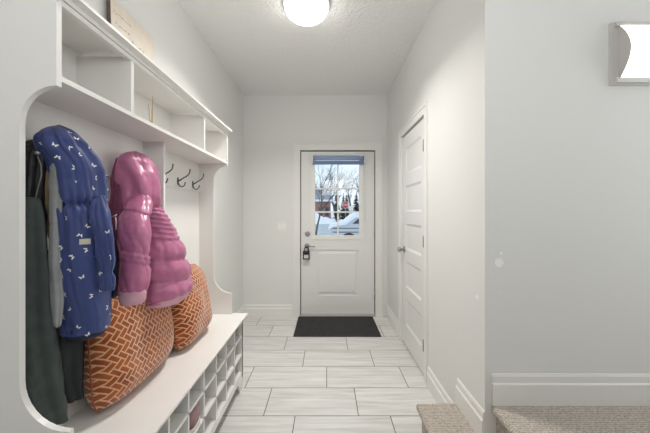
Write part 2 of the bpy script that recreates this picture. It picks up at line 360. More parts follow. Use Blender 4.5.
# door mat
bm = BM(); x0, x1, y0, y1 = -.338, .572, 3.068, 3.652
prism(bm, [(x0, y0), (x1, y0), (x1, y1), (x0, y1)], 2, 0.0005, .009)
o = obj('door_mat', bm, M_matblk, base=(.117, 3.36, 0), bevel=.004); tag(o, 'black ribbed rubber door mat lying before the entry door', 'door mat')

# light switch
sx, sz = at(282, 0, YB).x, at(0, 226.4, YB).z
t = thing('light_switch', 'white double light switch plate on the wall left of the entry door', 'light switch', (sx, YB, sz))
bm = BM(); box(bm, sx-.060, sx+.060, YB-.006, YB, sz-.058, sz+.058); obj('cover_plate', bm, M_trim, t, bevel=.003)
for k in (-1, 1):
    bm = BM(); box(bm, sx+k*.024-.016, sx+k*.024+.016, YB-.010, YB-.005, sz-.033, sz+.033); obj('rocker', bm, mat('rocker_white', srgb(246, 246, 244), .3), t, bevel=.002)

# ---------------------------------------------------------------- closet door on the right wall
d = bpy.data.objects.new('door_2', None); C.objects.link(d); d.location = (XR, 2.62, 0); struct(d, 'white five panel closet door in the right wall', 'door')
xf = XR+.006
bm = BM(); st = .105; rails = [(.012, .205), (.46, .57), (.82, .93), (1.18, 1.29), (1.54, 1.65), (1.905, CZ-.006)]
y0, y1 = CY0, CY1
box(bm, xf, xf+.035, y0, y0+st, .012, CZ-.006); box(bm, xf, xf+.035, y1-st, y1, .012, CZ-.006)
for a, b in rails: box(bm, xf, xf+.035, y0+st, y1-st, a, b)
obj('door_leaf', bm, M_door, d)
for k in range(5):
    za, zb = rails[k][1], rails[k+1][0]; bm = BM(); g = .020; dp = .009
    o4 = [(y0+st, za), (y1-st, za), (y1-st, zb), (y0+st, zb)]; i4 = [(y0+st+g, za+g), (y1-st-g, za+g), (y1-st-g, zb-g), (y0+st+g, zb-g)]
    va = [bm.verts.new((xf, y, z)) for y, z in o4]; vb = [bm.verts.new((xf+dp, y, z)) for y, z in i4]; vc = [bm.verts.new((xf+dp+.012, y, z)) for y, z in o4]
    bm.faces.new(vb); bm.faces.new(vc[::-1])
    for q in range(4):
        bm.faces.new((va[q], va[(q+1) % 4], vb[(q+1) % 4], vb[q])); bm.faces.new((va[q], va[(q+1) % 4], vc[(q+1) % 4], vc[q]))
    obj('panel', bm, M_door, d)
for py in (1.80, 1.06, .26):
    bm = BM(); tube(bm, [(XR-.006, CY0+.001, py-.045), (XR-.006, CY0+.001, py+.045)], .0085, 10); obj('hinge', bm, M_pewter, d)
ky, kz = CY1-.065, .925
bm = BM(); lathe(bm, [(0, 0), (.031, 0), (.031, -.005), (.024, -.010), (.011, -.012), (.010, -.030), (.020, -.036), (.026, -.046), (.026, -.056), (.018, -.064), (0, -.066)], (xf, ky, kz), 'X', 28)
kn = obj('door_knob', bm, M_nickel, d, smooth=True)
bm = BM(); box(bm, XR+.042, XR+.09, CY0-.01, CY1+.01, 0, CZ+.01); obj('door_stop', bm, M_dark, d)
bm = BM(); cw = .072
for a, b, e in ((CY0-.01-cw, CY0-.01, 0), (CY1+.01, CY1+.01+cw, 1)):
    box(bm, XR-.012, XR, a, b, 0, CZ+.01+cw)
    box(bm, XR-.017, XR-.012, (a if e == 0 else b-.02), (a+.02 if e == 0 else b), 0, CZ+.01+cw-.02)
box(bm, XR-.012, XR, CY0-.01, CY1+.01, CZ+.01, CZ+.01+cw); box(bm, XR-.017, XR-.012, CY0-.01-cw, CY1+.01+cw, CZ+.01+cw-.02, CZ+.01+cw)
struct(obj('trim_2', bm, M_trim), 'white casing around the closet door', 'door casing')

# ---------------------------------------------------------------- hall tree
t = thing('hall_tree', 'tall white hall tree with cubbies, coat hooks and a shoe bench', 'hall tree', (-.8, 1.5, 0))
XW = XL+.003; XBK = -.935; XF = -.728; XC = -.828; XS = -.582; XB = -.61; ZS = .533
YN0, YN1, YF0, YF1 = .802, .818, 2.188, 2.204
def side_profile():
    p = [(XW, ZS), (-.695, ZS), (-.695, .688)]
    r = XC+.133
    for k in range(1, 10):           # lower curve: from bench nose up to the straight cut (concave)
        a = k/9*pi/2; p.append((-.695-.133*sin(a), .688+.133*(1-cos(a))))
    for k in range(0, 10):           # upper curve
        a = k/9*pi/2; p.append((XC+.100*(1-cos(a)), 1.525+.100*sin(a)))
    p += [(XF, 1.63), (XF, 1.883), (XW, 1.883)]
    return p
for a, b in ((YN0, YN1), (YF0, YF1)):
    bm = BM(); prism(bm, side_profile(), 1, a, b); o = obj('side_panel', bm, M_lam, t)
bm = BM(); box(bm, XW, XBK, YN1, YF0, ZS+.0, 1.883); obj('back_panel', bm, M_lam, t)
bm = BM(); box(bm, XW, -.698, YN0-.008, YF1+.010, 1.883, 1.892); obj('top_board', bm, M_lam, t)
bm = BM(); box(bm, XF-.016, XF+.001, YN1, YF0, 1.851, 1.866); box(bm, XF-.016, XF+.004, YN0, YF1, 1.868, 1.883); obj('top_rail', bm, M_lam, t, bevel=.0012)
bm = BM(); box(bm, XBK, XF, YN1, YF0, 1.642, 1.657); obj('shelf', bm, M_lam, t)
for y in (1.113, 1.778):
    bm = BM(); box(bm, XBK+.0, XF-.001, y-.001, y+.014, 1.657, 1.866); obj('cubby_divider', bm, M_lam, t)
bm = BM(); box(bm, XBK, XC, 1.515, 1.531, ZS, 1.642); obj('middle_divider', bm, M_lam, t)
for a, b in ((YN1, 1.515), (1.531, YF0)):
    bm = BM(); box(bm, XBK, XBK+.014, a, b, 1.435, 1.512); obj('hook_rail', bm, M_lam, t, bevel=.001)
# hooks
def hook_bm(y):
    bm = BM(); x = XBK+.014; z = 1.478
    prism(bm, [(y+.009*cos(a), z+.024*sin(a)) for a in [k*pi/8 for k in range(16)]], 0, x, x+.004)
    up = [(x+.003, z+.0), (x+.012, z+.004), (x+.030, z+.016), (x+.055, z+.030), (x+.070, z+.044), (x+.076, z+.062), (x+.076, z+.074)]
    tube(bm, [(a, y, b) for a, b in up], [.0045, .0045, .004, .0038, .0036, .0036, .0042], 10)
    lo = [(x+.003, z+.0), (x+.004, z-.016), (x+.012, z-.030), (x+.026, z-.036), (x+.040, z-.029), (x+.046, z-.014), (x+.046, z-.006)]
    tube(bm, [(a, y, b) for a, b in lo], [.0045, .0042, .004, .0038, .0036, .0036, .0042], 10)
    return bm
for y in (.965, 1.375, 1.64, 1.845, 2.05):
    obj('coat_hook', hook_bm(y), M_pewter, t)
# bench
bm = BM(); box(bm, XW, XS, YN0-.01, YF1+.012, ZS-.009, ZS); obj('seat', bm, M_lam, t, bevel=.002)
zz = [(.085, .130), (.245, .257), (.380, .392)]
bm = BM(); box(bm, XW, XB, YN0, YN1, .0, ZS-.009); obj('bench_side', bm, M_lam, t)
bm = BM()
box(bm, XW, XB, 2.156, 2.176, 0.085, ZS-.009); box(bm, XB-.03, XB, 2.150, 2.185, 0, ZS-.009); box(bm, XW, XW+.03, 2.156, 2.185, 0, .09); obj('bench_side', bm, M_lam, t)
bm = BM(); box(bm, XW+.005, XW+.012, YN1, 2.156, .11, ZS-.009); obj('bench_back', bm, M_lam, t)
for a, b in ((.245, .257), (.380, .392), (.115, .130)):
    bm = BM(); box(bm, XW+.012, XB-.001, YN1, 2.156, a, b); obj('shoe_shelf', bm, M_lam, t)
bm = BM(); box(bm, XB-.014, XB+.001, YN1, 2.150, .085, .131); obj('apron', bm, M_lam, t)
for ya, yb, d_ in ((YN1, YN1+.05, .04), (2.150, 2.112, -.045)):
    bm = BM(); prism(bm, [(ya, 0), (yb, 0), (yb+d_*.5, .05), (yb+d_, .085), (ya, .085)], 0, XB-.013, XB); obj('foot', bm, M_lam, t)
for k in range(1, 8):
    y = .99+.1665*(k-1)
    bm = BM(); box(bm, XW+.012, XB-.001, y-.006, y+.006, .130, ZS-.009); obj('shoe_divider', bm, M_lam, t)
# small white card standing behind the cushions at the near end
# ---------------------------------------------------------------- sign on top
M_canvas = mat('sign_canvas', srgb(240, 230, 216), .8, var=(9, srgb(224, 210, 194), .7)); nt = M_canvas.node_tree
sg = thing('wall_sign', 'cream canvas sign with faint script leaning on the wall atop the hall tree', 'sign', (-.99, 1.54, 1.892))
y0, y1 = 1.365, 1.715; z0, z1 = 1.892, 2.285
def lean(x, z): return x-(z-z0)*.03
bm = BM(); xs = -.985
prism(bm, [(lean(xs, z0), z0), (lean(xs, z0)-.013, z0), (lean(xs, z1)-.013, z1), (lean(xs, z1), z1)], 1, y0+.006, y1); obj('canvas', bm, M_canvas, sg)
bm = BM(); prism(bm, [(lean(xs, z0)+.001, z0), (lean(xs, z0)-.014, z0), (lean(xs, z1)-.014, z1), (lean(xs, z1)+.001, z1)], 1, y0, y0+.006); e_ = obj('edge', bm, mat('sign_edge', srgb(92, 80, 70), .7), sg); e_['label'] = 'dark brown side edge'
M_ink = mat('faint_ink', srgb(190, 172, 150), .8); rnd = random.Random(3)
for row, (zr, ya, yb, h) in enumerate(((2.225, 1.39, 1.52, .006), (2.175, 1.40, 1.50, .006), (2.14, 1.52, 1.64, .014), (2.08, 1.55, 1.68, .008), (2.045, 1.40, 1.48, .006), (1.985, 1.40, 1.62, .006))):
    y = ya; bm = BM()
    while y < yb:
        w_ = rnd.uniform(.004, .012); hh = h*rnd.uniform(.6, 1.4); zz0 = zr+rnd.uniform(-.003, .003)
        pts = [(lean(xs, zz0)+.0006, y+w_*q/4, zz0+hh*(.5+.5*sin(q*2.3+row))) for q in range(5)]
        tube(bm, pts, .0011, 4); y += w_+rnd.uniform(.003, .012)
    obj('lettering', bm, M_ink, sg)

# dried reeds in the middle cubby
M_reed = mat('dried_reed', srgb(196, 158, 96), .7)
rd = thing('dried_reeds', 'small bunch of golden dried reeds standing in the middle cubby', 'dried reeds', (-.80, 1.365, 1.657))
bm = BM(); lathe(bm, [(0, 0), (.014, 0), (.016, .012), (.012, .026), (.009, .028), (0, .028)], (-.80, 1.365, 1.657), 'Z', 20); obj('holder', bm, mat('reed_holder', srgb(228, 224, 214), .4), rd, smooth=True)
for dx, dy, zt in ((.000, .004, 1.818), (-.006, -.016, 1.775), (.004, -.008, 1.755), (-.004, .010, 1.745)):
    bm = BM(); tube(bm, [(-.80, 1.365, 1.665), (-.80+dx*.5, 1.365+dy*.6, 1.70), (-.80+dx, 1.365+dy, zt)], [.0016, .0022, .0008], 6); obj('reed', bm, M_reed, rd)

# shoe in the bench
M_shoe = mat('pink_shoe', srgb(176, 140, 140), .6, bump=(200, .4, .002), var=(14, srgb(120, 92, 96), .9))
def shoe(cx, cy, z0, label, m_up, sole_c, L=.20, W=.075, Hh=.085, group=None):
    """heel faces out of the cubby, toe towards the wall"""
    s = thing('shoe', label, 'shoe', (cx-L/2, cy, z0), group)
    def outline(t): return W/2*(.72+.28*sin(t*pi*.9)+.10*sin(t*2*pi+2.6))*sqrt(max(0.0, 1-abs(2*t-1)**12))
    def hgt(t): return Hh*(.98 if t < .3 else .98-.52*min(1, (t-.3)/.45)**1.1)*(1 if t < .86 else sqrt(max(.05, 1-((t-.86)/.15)**2)))
    bm = BM(); rings = []; n = 18; sg_ = 14
    for i in range(n):
        t_ = .005+.99*i/(n-1); w_ = outline(t_)+.003; h_ = hgt(t_)-.012
        rings.append([bm.verts.new((cx-L*t_, cy+w_*cos(a)*(1-.35*max(0, sin(a))), z0+.012+h_*max(0, sin(a))**.8)) for a in [pi*k/(sg_-1) for k in range(sg_)]])
    for i in range(n-1):
        for k in range(sg_-1): bm.faces.new((rings[i][k], rings[i][k+1], rings[i+1][k+1], rings[i+1][k]))
        bm.faces.new((rings[i][sg_-1], rings[i][0], rings[i+1][0], rings[i+1][sg_-1]))
    bm.faces.new(rings[0][::-1]); bm.faces.new(rings[-1]); obj('upper', bm, m_up, s, smooth=True, subsurf=1)
    bm = BM(); pts = [(cx-L*(.5-.5*cos(pi*k/24)), outline(.5-.5*cos(pi*k/24))+.004) for k in range(25)]
    poly = [(x, cy+w_) for x, w_ in pts]+[(x, cy-w_) for x, w_ in pts[::-1]]
    prism(bm, poly[1:-1], 2, z0, z0+.018); bmesh.ops.remove_doubles(bm, verts=bm.verts[:], dist=1e-4); so = obj('sole', bm, sole_c, s)
    return s
M_sole = mat('pale_sole', srgb(214, 208, 204), .6)
shoe(XB-.002, 1.416, .257, 'dusty pink child shoe inside the shoe bench', M_shoe, M_sole, .20, .150, .118)
shoe(XB-.10, 1.572, .257, 'white toddler shoe tucked deep in a bench cubby', mat('white_shoe', srgb(226, 224, 222), .5), M_sole, .14, .06, .06)
# ---------------------------------------------------------------- cushions
def herringbone_material():
    m = mat('rust_velvet', srgb(176, 92, 40), .85, sheen=.5, spec=.2); nt = m.node_tree; n = nt.nodes; l = nt.links; p = n['Principled BSDF']; mn = lambda *a: math_node(nt, *a)
    uv = n.new('ShaderNodeUVMap'); uv.uv_map = 'UVMap'
    nz = n.new('ShaderNodeTexNoise'); nz.inputs['Scale'].default_value = 9; l.new(uv.outputs[0], nz.inputs['Vector'])
    ad = n.new('ShaderNodeVectorMath'); ad.operation = 'MULTIPLY_ADD'; l.new(nz.outputs['Color'], ad.inputs[0]); ad.inputs[1].default_value = (.010, .010, 0); l.new(uv.outputs[0], ad.inputs[2])
    mp = n.new('ShaderNodeMapping'); l.new(ad.outputs[0], mp.inputs[0]); mp.inputs['Rotation'].default_value = (0, 0, R(45)); mp.inputs['Scale'].default_value = (51, 51, 51)
    s = n.new('ShaderNodeSeparateXYZ'); l.new(mp.outputs[0], s.inputs[0]); X, Y = s.outputs[0], s.outputs[1]
    i, j = mn('FLOOR', X), mn('FLOOR', Y); fx, fy = mn('SUBTRACT', X, i), mn('SUBTRACT', Y, j)
    df = mn('SUBTRACT', i, j); q = mn('SUBTRACT', df, mn('MULTIPLY', mn('FLOOR', mn('DIVIDE', df, 4.0)), 4.0))
    def eq(v): return mn('COMPARE', q, float(v), .25)
    dl = mn('ADD', fx, mn('MULTIPLY', eq(1), 9)); dr = mn('ADD', mn('SUBTRACT', 1, fx), mn('MULTIPLY', eq(0), 9))
    db = mn('ADD', fy, mn('MULTIPLY', eq(2), 9)); dt = mn('ADD', mn('SUBTRACT', 1, fy), mn('MULTIPLY', eq(3), 9))
    dd = mn('MINIMUM', mn('MINIMUM', dl, dr), mn('MINIMUM', db, dt))
    g = n.new('ShaderNodeMapRange'); g.inputs[1].default_value = .06; g.inputs[2].default_value = .17; l.new(dd, g.inputs[0])
    n2 = n.new('ShaderNodeTexNoise'); n2.inputs['Scale'].default_value = 14; l.new(uv.outputs[0], n2.inputs['Vector'])
    r = n.new('ShaderNodeValToRGB'); e = r.color_ramp.elements; e[0].position = .35; e[0].color = (*srgb(140, 64, 26), 1); e[1].position = .7; e[1].color = (*srgb(184, 98, 46), 1); l.new(n2.outputs['Fac'], r.inputs[0])
    mx = n.new('ShaderNodeMix'); mx.data_type = 'RGBA'; l.new(g.outputs[0], mx.inputs[0]); mx.inputs[6].default_value = (*srgb(232, 184, 142), 1); l.new(r.outputs[0], mx.inputs[7]); l.new(mx.outputs[2], p.inputs['Base Color'])
    b = n.new('ShaderNodeBump'); b.inputs['Strength'].default_value = .6; b.inputs['Distance'].default_value = .003; l.new(g.outputs[0], b.inputs['Height']); l.new(b.outputs[0], p.inputs['Normal'])
    return m
M_rust = herringbone_material(); M_piping = mat('rust_piping', srgb(150, 82, 44), .8, sheen=.3)
def cushion(label, c, W, Hh, T, rotz, lean_, roll=0, seed=0):
    """local: s along width, t up, n thickness; faces +n"""
    root = thing('cushion', label, 'cushion', c, 'rust herringbone cushions on the bench')
    n = 28; bm = BM(); uvl = bm.loops.layers.uv.new('UVMap'); uvd = {}
    Mx = Matrix.Translation(Vector(c)) @ Matrix.Rotation(rotz, 4, 'Z') @ Matrix.Rotation(lean_, 4, 'X') @ Matrix.Rotation(roll, 4, 'Y')
    def P(u, v, side):
        k = 1-.085*v**4-.03*(1-v*v)*u*u; k2 = 1-.085*u**4-.03*(1-u*u)*v*v
        h = T/2*((1-abs(u)**3.2)*(1-abs(v)**3.2))**.5
        h *= 1+.16*(-v)    # sags to the bottom
        nn = noise.noise(Vector((u*1.7+seed, v*1.7, side)))*.012*(1-u*u)*(1-v*v)*2
        return Mx @ Vector((u*k*W/2, side*h+nn*side, (v*k2+1)*Hh/2))
    for side in (-1, 1):
        g = {}
        for i in range(n+1):
            for j in range(n+1):
                u, v = -1+2*i/n, -1+2*j/n; u = math.copysign(abs(u)**.8, u); v = math.copysign(abs(v)**.8, v)
                g[i, j] = bm.verts.new(P(u, v, side)); uvd[g[i, j]] = (u*W/2+seed*.07, v*Hh/2+seed*.03)
        for i in range(n):
            for j in range(n):
                f = bm.faces.new((g[i, j], g[i+1, j], g[i+1, j+1], g[i, j+1]))
                for lp in f.loops: lp[uvl].uv = uvd[lp.vert]
    bmesh.ops.remove_doubles(bm, verts=bm.verts[:], dist=1e-5)
    o = obj('cover', bm, M_rust, root, smooth=True)
    bm = BM(); pts = []
    for e in range(4):
        for k in range(14):
            s = -1+2*k/14; u, v = ((s, -1), (1, s), (-s, 1), (-1, -s))[e]; pts.append(P(u, v, 1))
    pts.append(pts[0]); tube(bm, pts, .003, 6, cap=False); obj('seam_piping', bm, M_piping, root)
    return root
# width axis runs along the bench (+Y), front face looks to +X
cushion('nearer rust herringbone cushion on the bench, below the blue coat', (-.832, 1.307, ZS+.004), .50, .425, .19, R(-90), R(4), 0, 1)
cushion('rust herringbone cushion at the far end of the bench, beyond the pink jacket', (-.79, 1.772, ZS+.004), .45, .425, .19, R(-86), R(9), 0, 5)

# ---------------------------------------------------------------- coats
def solve(xl, xr, xc, a):
    s1, s2 = abs((xl-VX)/F), abs((xr-VX)/F); ax = abs(xc)
    need = ax*(1/s2-1/s1)
    for _ in range(30):
        if a/s1+a/s2 < need*.92: break
        a *= .93
    lo, hi = 0, .8
    for _ in range(50):
        b = (lo+hi)/2
        if sqrt((a/s1)**2+b*b)+sqrt((a/s2)**2+b*b) < need: lo = b
        else: hi = b
    yc = ax/s1+sqrt((a/s1)**2+b*b)
    return yc, b, a
def ridge(th, z, kf, kz, sd, tw=0):
    """elongated cloth folds: sharp valleys, rounded crests"""
    a = th+tw*(z-1)*1.2
    n_ = noise.noise(Vector((cos(a)*kf+sd, sin(a)*kf, z*kz)))
    return .55-min(1, abs(n_)*3.0)**.7*-1-1.0
def loft(rows, seg=40, folds=(), sub=6, seed=0, fold_amp=.006, puff=None, closed_top=True, crink=.004, e=2.2):
    """rows: (py, xl, xr, xc, a). interpolates rows smoothly; returns bm and list of ring centres"""
    R_ = []
    for r in rows:
        py, xl, xr, xc, a = r[:5]; yc, b, a = solve(xl, xr, xc, a); z = H+(VY-py)*(yc-b*.2)/F
        R_.append((z, xc, yc, a, b))
    out = []
    n = len(R_)
    for i in range(n-1):
        p0, p1, p2, p3 = R_[max(i-1, 0)], R_[i], R_[i+1], R_[min(i+2, n-1)]
        for k in range(sub):
            t_ = k/sub
            out.append(tuple(.5*((2*p1[q])+(-p0[q]+p2[q])*t_+(2*p0[q]-5*p1[q]+4*p2[q]-p3[q])*t_**2+(-p0[q]+3*p1[q]-3*p2[q]+p3[q])*t_**3) for q in range(5)))
    out.append(R_[-1])
    bm = BM(); rings = []
    z_top, z_bot = out[0][0], out[-1][0]
    for (z, xc, yc, a, b) in out:
        ring = []; h = (z_top-z)/(z_top-z_bot)
        for k in range(seg):
            th = 2*pi*k/seg; c_, s_ = cos(th), sin(th)
            rx = a*math.copysign(abs(c_)**(2/e), c_); ry = b*math.copysign(abs(s_)**(2/e), s_)
            m_ = 1.0
            ft = 0
            for (fr_, ph, am) in folds: ft += am*sin(fr_*th+ph+1.6*noise.noise(Vector((z*5, ph, seed))))
            dsp = ft*fold_amp*min(1, h*4+.25)
            if puff: dsp += puff(z, th)
            dirv = Vector((c_/max(a, .01), s_/max(b, .01), 0)).normalized()
            pz = z+.004*noise.noise(Vector((th, z*9, seed)))
            pt = Vector((xc+rx, yc+ry, pz))+dirv*dsp
            pt += dirv*crink*(noise.noise(pt*22+Vector((seed, 0, 0)))+.5*noise.noise(pt*48))
            pt.x = max(pt.x, XBK+.002)
            ring.append(bm.verts.new(pt))
        rings.append(ring)
    for i in range(len(rings)-1):
        for k in range(seg): bm.faces.new((rings[i][k], rings[i][(k+1) % seg], rings[i+1][(k+1) % seg], rings[i+1][k]))
    for ring, sgn in ((rings[0], 1), (rings[-1], -1)):
        c_ = sum((v.co for v in ring), Vector())/seg; cv = bm.verts.new(c_+Vector((0, 0, .008*sgn)))
        for k in range(seg): bm.faces.new((ring[k], ring[(k+1) % seg], cv))
    return bm

def butterflies(bm, count, seed):
    """printed butterflies: small faces lying on the cloth, part of its mesh, second material"""
    bmesh.ops.recalc_face_normals(bm, faces=bm.faces[:]); bm.normal_update()
    rnd = random.Random(seed); faces = list(bm.faces); ws = [f.calc_area() for f in faces]; got = []; tries = 0
    while len(got) < count and tries < count*60:
        tries += 1; f = rnd.choices(faces, ws)[0]; c = f.calc_center_median()
        if any((c-g[0]).length < .026 for g in got): continue
        got.append((c, f.normal.copy()))
    for c, nrm in got:
        u = nrm.orthogonal().normalized(); a = rnd.uniform(0, 2*pi)
        u = Matrix.Rotation(a, 3, nrm) @ u; v = nrm.cross(u); q_ = rnd.uniform(.0050, .0066)
        for sg_ in (-1, 1):
            pts = [(0, -.15), (1.1*sg_, .9), (1.25*sg_, .1), (.75*sg_, -.15), (.95*sg_, -.8), (.35*sg_, -.85)]
            vs = [bm.verts.new(c+nrm*.0014+(u*x+v*y)*q_) for x, y in (pts if sg_ > 0 else pts[::-1])]; f = bm.faces.new(vs); f.material_index = 1
    return bm

# --- blue coat
M_blue = mat('navy_shell', srgb(56, 70, 124), .5, bump=(55, .25, .003), spec=.4, sheen=.2)
M_bprint = mat('white_print', srgb(244, 244, 244), .6)
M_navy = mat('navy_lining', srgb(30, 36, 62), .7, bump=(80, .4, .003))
bc = thing('blue_coat', 'blue hooded child raincoat with white butterfly print hanging from the nearest hook', 'coat', (-.82, 1.0, .70))
def bfolds(z, th):
    return .0115*ridge(th, z, 2.0, .9, 3.1, .7)+.003*ridge(th, z, 4.2, 2.0, 7.7, 1.0)
def cinch(zc, wd, dp):
    return lambda z: -dp*math.exp(-((z-zc)/wd)**2)
zc_ = H+(VY-205)*1.0/F; cz = cinch(zc_, .009, .010)
def blue_puff(z, th):
    g = 1.1 if z > zc_ else .45+.65*max(0, 1-(zc_-z)/.10)
    return bfolds(z, th)*g+cz(z)+(.004*sin(th*17+3*noise.noise(Vector((th, z*8, 1))))*max(0, 1-abs(z-zc_)/.05))
body = loft([(127, 56, 63, -.84, .010), (129, 50, 70, -.835, .022), (133, 43, 77, -.83, .038), (138.5, 38.5, 83, -.825, .05), (146, 39, 89.5, -.825, .056), (152, 42, 94, -.82, .058), (159, 46.5, 98.5, -.815, .06), (168, 51, 102, -.81, .06), (180, 53, 104.5, -.81, .058), (195, 55, 105.5, -.81, .055), (204.5, 57, 103.5, -.81, .050), (213, 56.5, 105.5, -.805, .056), (240, 56, 107, -.80, .06), (262, 56, 108, -.80, .062), (285, 57.5, 109, -.80, .064), (308, 60, 109.5, -.80, .066), (324, 61, 109, -.80, .066), (331, 61.5, 108, -.80, .062)], puff=blue_puff, seed=1, crink=.0035, seg=112, sub=7, e=2.5)
bo = obj('hooded_body', butterflies(body, 95, 9), [M_blue, M_bprint], bc, smooth=True)
slv = loft([(196, 94, 104, -.765, .02), (206, 92, 107, -.735, .034), (220, 92, 110, -.715, .038), (240, 95, 112.5, -.71, .038), (258, 98, 114, -.71, .036), (268, 100.5, 113.5, -.71, .030), (272.5, 102, 112, -.71, .022), (277, 101.5, 113.5, -.71, .028), (286, 100.5, 114, -.71, .030), (290, 101.5, 113, -.71, .024)], puff=lambda z, th: .007*ridge(th, z, 1.3, 5, 5.5, 1.5), seed=3, crink=.004, sub=6, seg=48)
so = obj('sleeve', butterflies(slv, 16, 12), [M_blue, M_bprint], bc, smooth=True)
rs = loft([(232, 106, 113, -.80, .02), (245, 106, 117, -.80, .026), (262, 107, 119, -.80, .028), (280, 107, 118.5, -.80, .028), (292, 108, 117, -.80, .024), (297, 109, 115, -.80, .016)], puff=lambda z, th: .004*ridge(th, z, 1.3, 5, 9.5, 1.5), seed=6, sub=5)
o = obj('sleeve', rs, M_navy, bc, smooth=True); o['label'] = 'dark navy rear sleeve'
# piped waist seam and woven label
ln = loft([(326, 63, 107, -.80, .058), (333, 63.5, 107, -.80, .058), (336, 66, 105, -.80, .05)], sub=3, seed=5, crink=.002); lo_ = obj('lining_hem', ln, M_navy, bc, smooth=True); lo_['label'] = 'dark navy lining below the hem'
p = at(84, 241, .905)
bm = BM(); dv = Vector((.66, .75, 0)).normalized()
def patch(bm, c, u, w_, h_, t_, nrm):
    for q in (0,):
        vs = [c+u*(w_/2*i)+Vector((0, 0, h_/2*j))+nrm*k for k in (0, t_) for i, j in ((-1, -1), (1, -1), (1, 1), (-1, 1))]
        vv = [bm.verts.new(x) for x in vs]
        for f in ((0, 3, 2, 1), (4, 5, 6, 7), (0, 1, 5, 4), (1, 2, 6, 5), (2, 3, 7, 6), (3, 0, 4, 7)): bm.faces.new([vv[i] for i in f])

# --- grey/tan, black and green garments nearest the side panel
M_green = mat('charcoal_green_shell', srgb(62, 70, 68), .8, bump=(70, .4, .003), var=(30, srgb(74, 82, 80), .7))
gj = thing('dark_green_trousers', 'dark green-grey trousers hanging low beside the near side panel', 'trousers', (-.885, .92, .58))
g1 = loft([(197, 14, 38, -.90, .025), (201, 12, 41, -.89, .034), (225, 12, 44.5, -.89, .036), (260, 12, 47.5, -.885, .038), (300, 12, 51, -.885, .04), (340, 14, 55.5, -.88, .042), (380, 18, 61, -.875, .044), (410, 26, 65.5, -.87, .044), (424, 33, 66.5, -.87, .042)], folds=[(2, .4, .7), (5, 1.1, .8), (9, 2.2, .3)], seed=8, fold_amp=.008, crink=.006)
obj('front_leg', g1, M_green, gj, smooth=True, subsurf=1)
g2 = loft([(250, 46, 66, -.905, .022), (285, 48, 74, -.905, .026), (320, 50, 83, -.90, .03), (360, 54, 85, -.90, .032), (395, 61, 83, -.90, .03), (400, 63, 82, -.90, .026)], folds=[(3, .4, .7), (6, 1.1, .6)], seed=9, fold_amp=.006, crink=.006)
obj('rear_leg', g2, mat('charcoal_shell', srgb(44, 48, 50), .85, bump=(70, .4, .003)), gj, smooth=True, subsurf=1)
M_blk = mat('black_shell', srgb(20, 21, 23), .5, bump=(60, .5, .004))
bj = thing('black_jacket', 'black hooded jacket tucked between the near side panel and the blue coat', 'jacket', (-.895, .90, 1.0))
b1_ = loft([(141, 28, 40, -.905, .014), (144, 22, 44, -.90, .03), (152, 18, 46, -.895, .036), (165, 16, 46, -.895, .038), (185, 14, 47, -.90, .036), (215, 14, 47, -.905, .03), (260, 20, 48, -.91, .024), (300, 24, 48, -.91, .02)], folds=[(4, .5, .9), (7, 1.5, .5)], seed=11, fold_amp=.006, crink=.006)
obj('hood_and_body', b1_, M_blk, bj, smooth=True, subsurf=1)
c_ = at(37.5, 153, .86); bm = BM(); bmesh.ops.create_icosphere(bm, subdivisions=2, radius=.007, matrix=Matrix.Translation(c_)); obj('cord_toggle', bm, M_nickel, bj, smooth=True)
bm = BM(); pts = [at(37.5, 156, .86), at(41, 165, .862), at(41.5, 175, .864), at(38, 188, .866), at(35, 200, .868)]; tube(bm, pts, .0016, 6); obj('cord', bm, mat('grey_cord', srgb(120, 118, 112), .7), bj)
M_tan = mat('tan_lining', srgb(148, 128, 100), .8, bump=(90, .6, .004)); M_grey = mat('pale_grey_fabric', srgb(158, 160, 160), .85, bump=(120, .4, .002), var=(20, srgb(138, 140, 142), .8))
tj = thing('grey_jacket', 'pale grey jacket with tan lining squeezed behind the blue coat', 'jacket', (-.87, .93, .80))
t1 = loft([(155, 44, 56, -.865, .016), (160, 42, 58, -.86, .025), (180, 41, 58, -.86, .03), (200, 42.5, 58, -.865, .028), (220, 46, 60, -.87, .026), (240, 50, 62, -.87, .024)], folds=[(4, .5, .8), (7, 1.5, .5)], seed=13, fold_amp=.004, crink=.004)
obj('lining', t1, M_tan, tj, smooth=True, subsurf=1)
t2 = loft([(164, 50, 58, -.83, .010), (172, 49, 61, -.83, .016), (195, 49.5, 62, -.83, .018), (220, 50.5, 61, -.83, .016), (224, 51.5, 60, -.83, .014), (228, 50, 61, -.83, .016), (250, 48, 61, -.83, .018), (280, 48.5, 62, -.83, .018), (300, 50, 62.5, -.83, .017), (322, 52, 61, -.83, .013), (326, 53, 60, -.83, .010)], folds=[(3, .5, .7), (5, 1.5, .5)], seed=14, fold_amp=.003, crink=.003)
obj('sleeve', t2, M_grey, tj, smooth=True, subsurf=1)

